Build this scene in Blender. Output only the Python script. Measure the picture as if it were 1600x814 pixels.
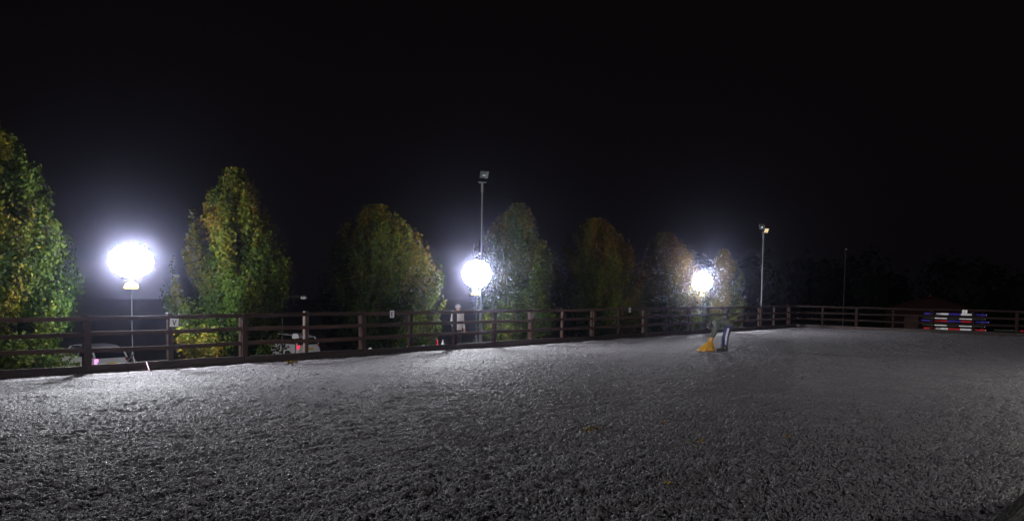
import bpy, bmesh, math, random
import numpy as np
from mathutils import Vector, Matrix

for o in list(bpy.data.objects):
    bpy.data.objects.remove(o, do_unlink=True)
SC = bpy.context.scene
COL = SC.collection
R = math.radians

# ------------------------------------------------------------------ camera
cd = bpy.data.cameras.new('camera')
cd.sensor_width = 36.0
cd.lens = 29.0
cd.shift_y = 0.0733
cd.clip_start = 0.05
cd.clip_end = 2000
cam = bpy.data.objects.new('camera', cd)
COL.objects.link(cam)
cam.matrix_world = (Matrix.Translation((0, 0, 2.11)) @ Matrix.Rotation(math.pi / 2 - 0.0566, 4, 'X')
                    @ Matrix.Rotation(0.0137, 4, 'Z'))
SC.camera = cam

# ------------------------------------------------------------------ night sky
w = bpy.data.worlds.new('World')
SC.world = w
w.use_nodes = True
wn = w.node_tree
for n in list(wn.nodes):
    wn.nodes.remove(n)
bg = wn.nodes.new('ShaderNodeBackground')
bg.inputs[0].default_value = (0.62, 0.46, 0.50, 1)
bg.inputs[1].default_value = 0.0034
wo = wn.nodes.new('ShaderNodeOutputWorld')
wn.links.new(bg.outputs[0], wo.inputs[0])

SC.view_settings.view_transform = 'Standard'
SC.view_settings.look = 'None'
SC.view_settings.gamma = 1
SC.view_settings.exposure = 0
SC.view_settings.use_curve_mapping = False
SC.render.engine = 'CYCLES'
SC.cycles.max_bounces = 6
SC.cycles.diffuse_bounces = 3
SC.cycles.glossy_bounces = 2
SC.cycles.transmission_bounces = 4
SC.cycles.transparent_max_bounces = 6
SC.cycles.volume_bounces = 0
SC.cycles.sample_clamp_indirect = 4.0
SC.cycles.use_denoising = True
SC.cycles.sample_clamp_direct = 300.0
SC.cycles.denoising_prefilter = 'NONE'

LAMP_STRENGTH = 300.0       # radiance of the glowing lamp envelopes
HAZE_DENSITY = 0.0012

# ------------------------------------------------------------------ arena frame: s runs along the long fence, v across the arena
TH = 0.7165
DX, DY = math.sin(TH), math.cos(TH)
NX, NY = math.cos(TH), -math.sin(TH)
V0 = (-8.4826, 20.4675)
ROT = math.pi / 2 - TH          # rotation that turns local x along s (local y then points away from the arena)
S_END = 39.05
V_END = 19.3
FH = 1.35


def W(s, v, z=0.0):
    return Vector((V0[0] + DX * s + NX * v, V0[1] + DY * s + NY * v, z))


# ------------------------------------------------------------------ helpers
class MB:
    """collects shapes into one mesh"""

    def __init__(self):
        self.v, self.f, self.m = [], [], []

    def add(self, vs, fs, mi=0):
        b = len(self.v)
        self.v += [tuple(p) for p in vs]
        self.f += [tuple(b + i for i in f) for f in fs]
        self.m += [mi] * len(fs)
        return self

    def box(self, c, s, rot=None, mi=0, bev=0.0):
        hx, hy, hz = s[0] / 2, s[1] / 2, s[2] / 2
        if bev <= 0:
            P = [Vector((x, y, z)) for x in (-hx, hx) for y in (-hy, hy) for z in (-hz, hz)]
            F = [(0, 1, 3, 2), (4, 6, 7, 5), (0, 4, 5, 1), (2, 3, 7, 6), (0, 2, 6, 4), (1, 5, 7, 3)]
        else:
            bm = bmesh.new()
            bmesh.ops.create_cube(bm, size=1)
            for q in bm.verts:
                q.co = Vector((q.co.x * s[0], q.co.y * s[1], q.co.z * s[2]))
            bmesh.ops.bevel(bm, geom=bm.edges[:], offset=bev, segments=1, affect='EDGES')
            bm.verts.ensure_lookup_table()
            P = [q.co.copy() for q in bm.verts]
            F = [tuple(q.index for q in f.verts) for f in bm.faces]
            bm.free()
        if rot is not None:
            P = [rot @ p for p in P]
        c = Vector(c)
        return self.add([p + c for p in P], F, mi)

    def tube(self, pts, rad, n=8, mi=0, cap=True):
        pts = [Vector(p) for p in pts]
        if not hasattr(rad, '__len__'):
            rad = [rad] * len(pts)
        vs, fs = [], []
        for i, p in enumerate(pts):
            d = (pts[min(i + 1, len(pts) - 1)] - pts[max(i - 1, 0)]).normalized()
            a = Vector((0, 0, 1)) if abs(d.z) < 0.9 else Vector((1, 0, 0))
            u = d.cross(a).normalized()
            q = d.cross(u)
            for k in range(n):
                t = 2 * math.pi * k / n
                vs.append(p + (u * math.cos(t) + q * math.sin(t)) * rad[i])
        for i in range(len(pts) - 1):
            for k in range(n):
                a0, a1 = i * n + k, i * n + (k + 1) % n
                fs.append((a0, a1, a1 + n, a0 + n))
        if cap:
            fs.append(tuple(range(n)))
            fs.append(tuple(range(len(vs) - n, len(vs)))[::-1])
        return self.add(vs, fs, mi)

    def lathe(self, prof, n=16, c=(0, 0, 0), sy=1.0, mi=0):
        vs, fs = [], []
        for r, z in prof:
            for k in range(n):
                t = 2 * math.pi * k / n
                vs.append((c[0] + r * math.cos(t), c[1] + r * sy * math.sin(t), c[2] + z))
        for i in range(len(prof) - 1):
            for k in range(n):
                a0, a1 = i * n + k, i * n + (k + 1) % n
                fs.append((a0, a1, a1 + n, a0 + n))
        fs.append(tuple(range(n))[::-1])
        fs.append(tuple(range(len(vs) - n, len(vs))))
        return self.add(vs, fs, mi)

    def blob(self, c, r, nu=14, nv=8, mi=0, rot=None):
        vs, fs = [], []
        for j in range(nv + 1):
            ph = math.pi * (j / nv - 0.5)
            cj = max(math.cos(ph), 0.03)
            for k in range(nu):
                t = 2 * math.pi * k / nu
                p = Vector((r[0] * cj * math.cos(t), r[1] * cj * math.sin(t), r[2] * math.sin(ph)))
                if rot is not None:
                    p = rot @ p
                vs.append(p + Vector(c))
        for j in range(nv):
            for k in range(nu):
                a0, a1 = j * nu + k, j * nu + (k + 1) % nu
                fs.append((a0, a1, a1 + nu, a0 + nu))
        fs.append(tuple(range(nu))[::-1])
        fs.append(tuple(range(len(vs) - nu, len(vs))))
        return self.add(vs, fs, mi)

    def capsule(self, a, b, ra, rb, n=12, mi=0):
        a, b = Vector(a), Vector(b)
        d = b - a
        L = d.length
        d.normalize()
        pts, rr = [], []
        for t in (-80, -55, -28, 0):
            pts.append(a + d * ra * math.sin(R(t)))
            rr.append(ra * math.cos(R(t)))
        for t in (0.33, 0.66):
            pts.append(a + d * L * t)
            rr.append(ra + (rb - ra) * t)
        for t in (0, 28, 55, 80):
            pts.append(b + d * rb * math.sin(R(t)))
            rr.append(rb * math.cos(R(t)))
        return self.tube(pts, rr, n, mi)

    def mesh(self, name):
        me = bpy.data.meshes.new(name)
        me.from_pydata(self.v, [], self.f)
        if any(self.m):
            me.polygons.foreach_set('material_index', self.m)
        me.update()
        return me

    def build(self, name, mats, parent=None, loc=None, rot=None, smooth=False):
        me = self.mesh(name)
        return link(name, me, mats, parent, loc, rot, smooth)


def link(name, me, mats, parent=None, loc=None, rot=None, smooth=False):
    if mats is not None:
        for m in (mats if isinstance(mats, (list, tuple)) else [mats]):
            me.materials.append(m)
    if smooth:
        me.polygons.foreach_set('use_smooth', [True] * len(me.polygons))
    o = bpy.data.objects.new(name, me)
    COL.objects.link(o)
    if parent is not None:
        o.parent = parent
    if loc is not None:
        o.location = loc
    if rot is not None:
        o.rotation_euler = rot
    return o


def tag(o, label=None, cat=None, group=None, kind=None):
    if label:
        o['label'] = label
    if cat:
        o['category'] = cat
    if group:
        o['group'] = group
    if kind:
        o['kind'] = kind
    return o


def empty(name, loc, rz=0.0, label=None, cat=None, group=None):
    o = bpy.data.objects.new(name, None)
    COL.objects.link(o)
    o.location = loc
    o.rotation_euler = (0, 0, rz)
    o.empty_display_size = 0.2
    return tag(o, label, cat, group)


def copy_tree(o, parent=None):
    c = o.copy()
    COL.objects.link(c)
    if parent is not None:
        c.parent = parent
    for ch in list(o.children):
        copy_tree(ch, c)
    return c


# ------------------------------------------------------------------ materials
def mat(name, col, rough=0.6, var=0.25, scale=8.0, bump=0.0, bscale=40.0, metal=0.0, spec=0.5, stretch=None, objrand=0.0,
        emit=None, estr=0.0, alt=None):
    m = bpy.data.materials.new(name)
    m.use_nodes = True
    nt = m.node_tree
    b = nt.nodes['Principled BSDF']
    b.inputs['Roughness'].default_value = rough
    b.inputs['Metallic'].default_value = metal
    b.inputs['Specular IOR Level'].default_value = spec
    tc = nt.nodes.new('ShaderNodeTexCoord')
    mp = nt.nodes.new('ShaderNodeMapping')
    if stretch:
        mp.inputs['Scale'].default_value = stretch
    nt.links.new(tc.outputs['Object'], mp.inputs[0])
    no = nt.nodes.new('ShaderNodeTexNoise')
    no.inputs['Scale'].default_value = scale
    no.inputs['Detail'].default_value = 5
    no.inputs['Roughness'].default_value = 0.65
    nt.links.new(mp.outputs[0], no.inputs['Vector'])
    rp = nt.nodes.new('ShaderNodeValToRGB')
    a = alt or [c * (1 + var) for c in col]
    rp.color_ramp.elements[0].position = 0.3
    rp.color_ramp.elements[0].color = (*[c * (1 - var) for c in col], 1)
    rp.color_ramp.elements[1].position = 0.72
    rp.color_ramp.elements[1].color = (*[min(c, 1) for c in a], 1)
    nt.links.new(no.outputs[0], rp.inputs[0])
    out = rp.outputs[0]
    if objrand > 0:
        oi = nt.nodes.new('ShaderNodeObjectInfo')
        mr = nt.nodes.new('ShaderNodeMapRange')
        mr.inputs['To Min'].default_value = 1 - objrand
        mr.inputs['To Max'].default_value = 1 + objrand
        nt.links.new(oi.outputs['Random'], mr.inputs['Value'])
        hs = nt.nodes.new('ShaderNodeHueSaturation')
        nt.links.new(mr.outputs[0], hs.inputs['Value'])
        nt.links.new(out, hs.inputs['Color'])
        out = hs.outputs[0]
    nt.links.new(out, b.inputs['Base Color'])
    if bump > 0:
        n2 = nt.nodes.new('ShaderNodeTexNoise')
        n2.inputs['Scale'].default_value = bscale
        n2.inputs['Detail'].default_value = 4
        nt.links.new(mp.outputs[0], n2.inputs['Vector'])
        bp = nt.nodes.new('ShaderNodeBump')
        bp.inputs['Strength'].default_value = bump
        bp.inputs['Distance'].default_value = 0.02
        nt.links.new(n2.outputs[0], bp.inputs['Height'])
        nt.links.new(bp.outputs[0], b.inputs['Normal'])
    if emit:
        b.inputs['Emission Color'].default_value = (*emit, 1)
        b.inputs['Emission Strength'].default_value = estr
    return m


def glow_mat(name, col, strength):
    m = bpy.data.materials.new(name)
    m.use_nodes = True
    nt = m.node_tree
    for n in list(nt.nodes):
        nt.nodes.remove(n)
    e = nt.nodes.new('ShaderNodeEmission')
    e.inputs[0].default_value = (*col, 1)
    e.inputs[1].default_value = strength
    o = nt.nodes.new('ShaderNodeOutputMaterial')
    nt.links.new(e.outputs[0], o.inputs[0])
    m.cycles.emission_sampling = 'FRONT'
    return m


def leaf_mat(name, stops):
    """leaf colour from the per-leaf attribute tint; half reflecting, half letting light through"""
    m = bpy.data.materials.new(name)
    m.use_nodes = True
    nt = m.node_tree
    b = nt.nodes['Principled BSDF']
    at = nt.nodes.new('ShaderNodeAttribute')
    at.attribute_name = 'tint'
    rp = nt.nodes.new('ShaderNodeValToRGB')
    el = rp.color_ramp.elements
    while len(el) < len(stops):
        el.new(0.5)
    for e, (p, c) in zip(el, stops):
        e.position = p
        e.color = (*c, 1)
    nt.links.new(at.outputs['Fac'], rp.inputs[0])
    nt.links.new(rp.outputs[0], b.inputs['Base Color'])
    b.inputs['Roughness'].default_value = 0.7
    b.inputs['Specular IOR Level'].default_value = 0.05
    tr = nt.nodes.new('ShaderNodeBsdfTranslucent')
    nt.links.new(rp.outputs[0], tr.inputs[0])
    mx = nt.nodes.new('ShaderNodeMixShader')
    mx.inputs[0].default_value = 0.32
    nt.links.new(b.outputs[0], mx.inputs[1])
    nt.links.new(tr.outputs[0], mx.inputs[2])
    nt.links.new(mx.outputs[0], nt.nodes['Material Output'].inputs[0])
    return m


M = {}
M['wood'] = mat('dark_stained_wood', (0.053, 0.030, 0.022), 0.75, 0.35, 6, 0.5, 60, stretch=(0.25, 3, 3), objrand=0.3, spec=0.14)
M['wood_post'] = mat('dark_post_wood', (0.022, 0.012, 0.010), 0.85, 0.35, 6, 0.5, 60, stretch=(3, 3, 0.3), objrand=0.35, spec=0.08)
M['wood_dim'] = mat('dimmed_red_brown_wood', (0.015, 0.008, 0.0065), 0.8, 0.35, 6, 0.5, 60, stretch=(0.25, 3, 3), objrand=0.3, spec=0.12)  # far fence wood darkened in colour to stand in for dim light there
M['wood_shade'] = mat('shade_darkened_wood', (0.007, 0.0055, 0.005), 0.7, 0.35, 6, 0.5, 60, stretch=(0.25, 3, 3), spec=0.15)  # shade on the near fence is put into this near-black wood colour
M['wood_pale'] = mat('weathered_wood', (0.055, 0.036, 0.030), 0.7, 0.35, 6, 0.5, 60, stretch=(3, 3, 0.3), objrand=0.25, spec=0.3)
M['kick'] = mat('muddy_stained_wood', (0.023, 0.0135, 0.013), 0.7, 0.4, 5, 0.5, 50, stretch=(0.25, 3, 3), objrand=0.3, spec=0.3,
                alt=(0.052, 0.038, 0.035))
M['galv'] = mat('galvanised_steel', (0.15, 0.155, 0.165), 0.5, 0.12, 14, metal=0.7)
M['darkmetal'] = mat('dark_metal', (0.05, 0.05, 0.055), 0.5, 0.2, 14, metal=0.5)
M['yellow'] = mat('yellow_plastic', (0.78, 0.50, 0.05), 0.45, 0.12, 12)
M['white_plate'] = mat('white_plastic', (0.78, 0.78, 0.80), 0.4, 0.05, 20)
M['black'] = mat('black_paint', (0.012, 0.012, 0.014), 0.5, 0.1, 20)
M['bark'] = mat('grey_brown_bark', (0.085, 0.070, 0.055), 0.85, 0.35, 7, 0.6, 30, stretch=(2, 2, 0.5))
WHITE = (0.92, 0.935, 1.0)
M['lamp'] = glow_mat('lamp_envelope', WHITE, LAMP_STRENGTH)
M['lamp_far'] = glow_mat('lamp_envelope_far', WHITE, LAMP_STRENGTH * 0.9)
M['lamp_mid'] = glow_mat('lamp_envelope_mid', WHITE, LAMP_STRENGTH * 0.75)
M['lamp_near'] = glow_mat('lamp_envelope_near', (1.0, 0.96, 0.92), 330.0)
M['leaf'] = leaf_mat('hornbeam_leaves', [(0.0, (0.016, 0.034, 0.005)), (0.35, (0.042, 0.064, 0.008)), (0.6, (0.102, 0.096, 0.009)),
                                         (0.85, (0.150, 0.090, 0.009)), (1.0, (0.115, 0.052, 0.009))])
M['evergreen'] = leaf_mat('evergreen_foliage', [(0.0, (0.008, 0.012, 0.005)), (0.5, (0.014, 0.018, 0.007)), (1.0, (0.022, 0.022, 0.010))])
M['glass_dark'] = mat('dark_glass', (0.012, 0.014, 0.018), 0.08, 0.05, 5, spec=0.6)
M['lens'] = mat('floodlight_lens', (0.14, 0.16, 0.16), 0.2, 0.5, 6, metal=0.4)
M['white_car'] = mat('white_car_paint', (0.66, 0.67, 0.70), 0.3, 0.03, 4, spec=0.6)
M['tyre'] = mat('tyre_rubber', (0.018, 0.018, 0.019), 0.8, 0.2, 20)
M['tail'] = mat('tail_light', (0.45, 0.01, 0.03), 0.25, 0.1, 10, emit=(1.0, 0.03, 0.08), estr=1.2)  # emission stands in for light thrown back by the red reflector
M['tail_dim'] = mat('unlit_tail_light', (0.16, 0.008, 0.012), 0.25, 0.1, 10)
M['tail_hot'] = mat('lit_tail_light', (0.6, 0.1, 0.4), 0.25, 0.1, 10, emit=(1.0, 0.35, 0.85), estr=1.5)  # pink retroreflection painted as emission, the lamp itself is off
M['reflective_stick'] = mat('emissive_reflective_marker', (0.8, 0.6, 0.75), 0.4, 0.05, 10, emit=(1.0, 0.80, 0.95), estr=1.6)  # emission stands in for light returned by reflective tape
M['stone'] = mat('pale_stone', (0.42, 0.42, 0.43), 0.8, 0.2, 15, 0.4, 30)
M['skin'] = mat('skin', (0.50, 0.27, 0.19), 0.55, 0.08, 20)
M['olive'] = mat('dark_olive_jacket', (0.066, 0.074, 0.052), 0.85, 0.25, 9, 0.4, 25)
M['navy'] = mat('navy_trousers', (0.006, 0.010, 0.085), 0.7, 0.2, 9, 0.3, 20)
M['stripe'] = mat('white_stripe_fabric', (0.62, 0.62, 0.68), 0.7, 0.05, 20)
M['boot'] = mat('black_boots', (0.015, 0.014, 0.014), 0.55, 0.2, 20)
M['white_coat'] = mat('off_white_coat', (0.62, 0.59, 0.53), 0.85, 0.08, 10, 0.3, 18)
M['grey_cap'] = mat('pale_grey_wool', (0.46, 0.45, 0.46), 0.9, 0.15, 60, 0.5, 120)
M['hair'] = mat('dark_hair', (0.022, 0.018, 0.014), 0.6, 0.3, 60, 0.5, 120)
M['dark_trousers'] = mat('dark_trousers', (0.020, 0.021, 0.026), 0.8, 0.2, 10)
M['pole_white'] = mat('white_pole_paint', (0.72, 0.72, 0.72), 0.45, 0.06, 12)
M['pole_blue'] = mat('blue_pole_paint', (0.025, 0.018, 0.26), 0.45, 0.15, 12)
M['pole_red'] = mat('red_pole_paint', (0.45, 0.012, 0.02), 0.45, 0.15, 12)
M['pole_green'] = mat('dark_green_pole_paint', (0.012, 0.022, 0.014), 0.5, 0.15, 12)
M['shed_wall'] = mat('red_brown_boarding', (0.014, 0.0045, 0.0035), 0.9, 0.3, 5, stretch=(3, 3, 0.4), spec=0.04)
M['shed_roof'] = mat('red_clay_tiles', (0.036, 0.011, 0.008), 0.9, 0.3, 4, objrand=0.1, spec=0.04)


def surface_mat():
    """trampled wax and fibre riding surface: dark grains, pale fibres, a few glinting grains"""
    m = bpy.data.materials.new('riding_surface')
    m.use_nodes = True
    nt = m.node_tree
    b = nt.nodes['Principled BSDF']
    L = nt.links.new
    tc = nt.nodes.new('ShaderNodeTexCoord')

    def noise(sc, det=4, ro=0.6, dist=0.0):
        n = nt.nodes.new('ShaderNodeTexNoise')
        n.inputs['Scale'].default_value = sc
        n.inputs['Detail'].default_value = det
        n.inputs['Roughness'].default_value = ro
        n.inputs['Distortion'].default_value = dist
        L(tc.outputs['Object'], n.inputs['Vector'])
        return n

    def ramp(src, a, ca, bb, cb):
        r = nt.nodes.new('ShaderNodeValToRGB')
        r.color_ramp.elements[0].position = a
        r.color_ramp.elements[0].color = (*ca, 1)
        r.color_ramp.elements[1].position = bb
        r.color_ramp.elements[1].color = (*cb, 1)
        L(src, r.inputs[0])
        return r
    fine = ramp(noise(85, 6, 0.75, 0.6).outputs[0], 0.40, (0.062, 0.058, 0.067), 0.60, (0.46, 0.443, 0.470))
    big = ramp(noise(1.1, 4, 0.6).outputs[0], 0.3, (0.80, 0.80, 0.82), 0.7, (1.1, 1.09, 1.07))
    mx = nt.nodes.new('ShaderNodeMix')
    mx.data_type = 'RGBA'
    mx.blend_type = 'MULTIPLY'
    mx.inputs[0].default_value = 1
    L(fine.outputs[0], mx.inputs[6])
    L(big.outputs[0], mx.inputs[7])
    # sparse pale grains
    vo = nt.nodes.new('ShaderNodeTexVoronoi')
    vo.inputs['Scale'].default_value = 28
    L(tc.outputs['Object'], vo.inputs['Vector'])
    sep = nt.nodes.new('ShaderNodeSeparateColor')
    L(vo.outputs['Color'], sep.inputs[0])
    gt = nt.nodes.new('ShaderNodeMath')
    gt.operation = 'GREATER_THAN'
    gt.inputs[1].default_value = 0.985
    L(sep.outputs[0], gt.inputs[0])
    lt = nt.nodes.new('ShaderNodeMath')
    lt.operation = 'LESS_THAN'
    lt.inputs[1].default_value = 0.22
    L(vo.outputs['Distance'], lt.inputs[0])
    an = nt.nodes.new('ShaderNodeMath')
    an.operation = 'MULTIPLY'
    L(gt.outputs[0], an.inputs[0])
    L(lt.outputs[0], an.inputs[1])
    m2 = nt.nodes.new('ShaderNodeMix')
    m2.data_type = 'RGBA'
    L(an.outputs[0], m2.inputs[0])
    L(mx.outputs[2], m2.inputs[6])
    m2.inputs[7].default_value = (0.75, 0.72, 0.74, 1)
    L(m2.outputs[2], b.inputs['Base Color'])
    ra = nt.nodes.new('ShaderNodeMapRange')
    ra.inputs['To Min'].default_value = 0.62
    ra.inputs['To Max'].default_value = 0.2
    L(an.outputs[0], ra.inputs['Value'])
    L(ra.outputs[0], b.inputs['Roughness'])
    b.inputs['Specular IOR Level'].default_value = 0.38
    bp = nt.nodes.new('ShaderNodeBump')
    bp.inputs['Strength'].default_value = 1.0
    bp.inputs['Distance'].default_value = 0.03
    L(noise(55, 5, 0.7).outputs[0], bp.inputs['Height'])
    L(bp.outputs[0], b.inputs['Normal'])
    return m


M['surface'] = surface_mat()
M['grass'] = mat('dark_grass', (0.030, 0.036, 0.016), 0.9, 0.4, 3, 0.8, 30, alt=(0.06, 0.052, 0.022))


# ------------------------------------------------------------------ lattice noise for the ground relief
def _hash(ix, iy, seed):
    h = (ix.astype(np.int64) * 374761393 + iy.astype(np.int64) * 668265263 + seed * 974634777) & 0xFFFFFFFF
    h = ((h ^ (h >> 13)) * 1274126177) & 0xFFFFFFFF
    h = h ^ (h >> 16)
    return (h & 0xFFFF).astype(np.float32) / 65535.0


def vnoise(x, y, seed=0):
    ix, iy = np.floor(x), np.floor(y)
    fx, fy = x - ix, y - iy
    fx = fx * fx * (3 - 2 * fx)
    fy = fy * fy * (3 - 2 * fy)
    a, b = _hash(ix, iy, seed), _hash(ix + 1, iy, seed)
    c, d = _hash(ix, iy + 1, seed), _hash(ix + 1, iy + 1, seed)
    return (a + (b - a) * fx) * (1 - fy) + (c + (d - c) * fx) * fy


def relief(s, v):
    z = 0.036 * (vnoise(s * 0.9, v * 1.2, 1) - 0.5)
    z += 0.014 * (vnoise(s * 1.4 + 0.2 * v, v * 10.0, 11) - 0.5)
    z += 0.018 * (vnoise(s * 4.4 + 0.3 * v, v * 5.6, 2) - 0.5)
    a = vnoise(s * 10.0 + 0.4 * v, v * 11.0 - 0.3 * s, 3)
    z += 0.022 * (np.clip(a - 0.45, 0, 1) * 1.8) ** 1.5 * (0.2 + 1.4 * vnoise(s * 1.7, v * 2.1, 9))
    z += 0.016 * (vnoise(s * 25.0 + 2 * v, v * 27.0, 4) - 0.5)
    z += 0.018 * (vnoise(s * 48.0, v * 50.0 + 5 * s, 5) - 0.5)
    z += 0.014 * (vnoise(s * 83.0 + 9 * v, v * 80.0, 6) - 0.5)
    return z


def grid_mesh(name, X, Y, Z):
    nr, nc = X.shape
    me = bpy.data.meshes.new(name)
    co = np.stack([X, Y, Z], -1).reshape(-1, 3).astype(np.float32)
    idx = np.arange(nr * nc).reshape(nr, nc)
    q = np.stack([idx[:-1, :-1], idx[:-1, 1:], idx[1:, 1:], idx[1:, :-1]], -1).reshape(-1, 4)
    fill_mesh(me, co, q)
    return me


def fill_mesh(me, co, q):
    n = len(q)
    me.vertices.add(len(co))
    me.vertices.foreach_set('co', np.ascontiguousarray(co, np.float32).ravel())
    me.loops.add(n * 4)
    me.loops.foreach_set('vertex_index', np.ascontiguousarray(q, np.int32).ravel())
    me.polygons.add(n)
    me.polygons.foreach_set('loop_start', np.arange(0, n * 4, 4, dtype=np.int32))
    me.update(calc_edges=True)


# ------------------------------------------------------------------ the riding surface (finer towards the near side, ends under the kickboards)
def build_arena():
    nr, nc = 920, 1120
    ang = np.linspace(R(-44), R(47), nc)
    ux, uy = np.sin(ang), np.cos(ang)
    cs = -(V0[0] * DX + V0[1] * DY)
    cv = -(V0[0] * NX + V0[1] * NY)
    us, uv = ux * DX + uy * DY, ux * NX + uy * NY
    big = 1e9
    rl = np.where(uv < -1e-6, (0.0 - cv) / np.minimum(uv, -1e-6), big)
    rf = np.where(us > 1e-6, (S_END - cs) / np.maximum(us, 1e-6), big)
    rmax = np.minimum(rl, rf)
    rmin = np.where(uv < -1e-6, (V_END - cv) / np.minimum(uv, -1e-6), 0)
    rmin = np.clip(np.maximum(rmin, 2.2), 2.2, rmax * 0.9)
    t = np.linspace(0, 1, nr)[:, None]
    a, b = np.sqrt(rmin)[None, :], np.sqrt(rmax)[None, :]
    r = (a + (b - a) * t) ** 2
    X, Y = r * ux[None, :], r * uy[None, :]
    s = (X - V0[0]) * DX + (Y - V0[1]) * DY
    v = (X - V0[0]) * NX + (Y - V0[1]) * NY
    Z = relief(s, v)
    Z += np.random.default_rng(4).normal(0, 0.0050, Z.shape) * np.clip(1.3 - r / 40, 0.5, 1)
    # the surface is banked a little against the kickboards
    Z += 0.03 * np.exp(-np.minimum(v, S_END - s) / 0.25)
    me = grid_mesh('riding_arena_surface', X, Y, Z)
    o = link('riding_arena_surface', me, M['surface'], smooth=False)
    tag(o, 'trampled dark grey fibre riding surface inside the fence', 'ground', kind='structure')


build_arena()


def outside_z(s, v):
    """lie of the land round the arena: a narrow verge, then a bank down to the lower car park on the long side"""
    y = -v
    k_ = np.interp(s, [0, 20], [1.04, 0.96])
    z = np.interp(y, [0.0, 0.06, 0.35, 0.9, 1.3, 3, 7, 13, 400], [-0.4, 0.06, 0.08, -0.14, -0.22, -0.5, -1.2, -2.1, -2.1])
    z = np.where(y > 3, -0.5 + (z + 0.5) * k_, z)
    e = s - S_END
    zf = np.interp(e, [0.0, 0.06, 0.5, 2, 8, 15, 400], [-0.4, 0.0, -0.05, -0.25, -0.9, -1.2, -2.1])
    g = v - V_END
    zr = np.interp(g, [0.0, 0.1, 0.6, 3, 400], [-0.4, 0.1, 0.45, 0.5, 0.5])
    inside = (y <= 0.03) & (e <= 0.03) & (g <= 0.05)
    out = np.where(y > 0.03, z, np.where(e > 0.03, zf, zr))
    both = (y > 0.03) & (e > 0.03)
    out = np.where(both, np.minimum(z, zf), out)
    out = np.where((g > 0.05) & (e > 0.03), np.minimum(zf, zr), out)
    return np.where(inside, -0.4, out)


def build_ground():
    sl = np.concatenate([np.linspace(-180, -20, 12), np.linspace(-19, 39.02, 60), [39.09, 39.2, 39.5, 40, 41], np.linspace(42, 70, 20),
                         np.linspace(80, 200, 10)])
    vl = np.concatenate([np.linspace(-200, -40, 14), np.linspace(-38, -3.5, 40), [-3, -2.6, -2.2, -1.8, -1.5, -1.3, -1.1, -0.9, -0.7, -0.5,
                         -0.35, -0.2, -0.12, -0.06, -0.02, 2, 8, 14, 19.3, 19.37, 19.5, 19.8, 20.4, 21.5, 24, 30, 45, 70, 120, 200]])
    S, Vv = np.meshgrid(sl, vl, indexing='ij')
    Z = outside_z(S, Vv)
    rough = (vnoise(S * 0.7, Vv * 0.7, 21) - 0.5) * 0.25
    far = np.clip((-Vv - 2.5) / 3, 0, 1) + np.clip((S - S_END - 2) / 3, 0, 1)
    Z = Z + rough * np.clip(far, 0, 1)
    X = V0[0] + DX * S + NX * Vv
    Y = V0[1] + DY * S + NY * Vv
    o = link('ground', grid_mesh('ground', X, Y, Z), M['grass'], smooth=True)
    tag(o, 'dark grassy ground falling away behind the fence', 'ground', kind='structure')


build_ground()


def oz(s, v):
    return float(outside_z(np.array(float(s)), np.array(float(v))))


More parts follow.
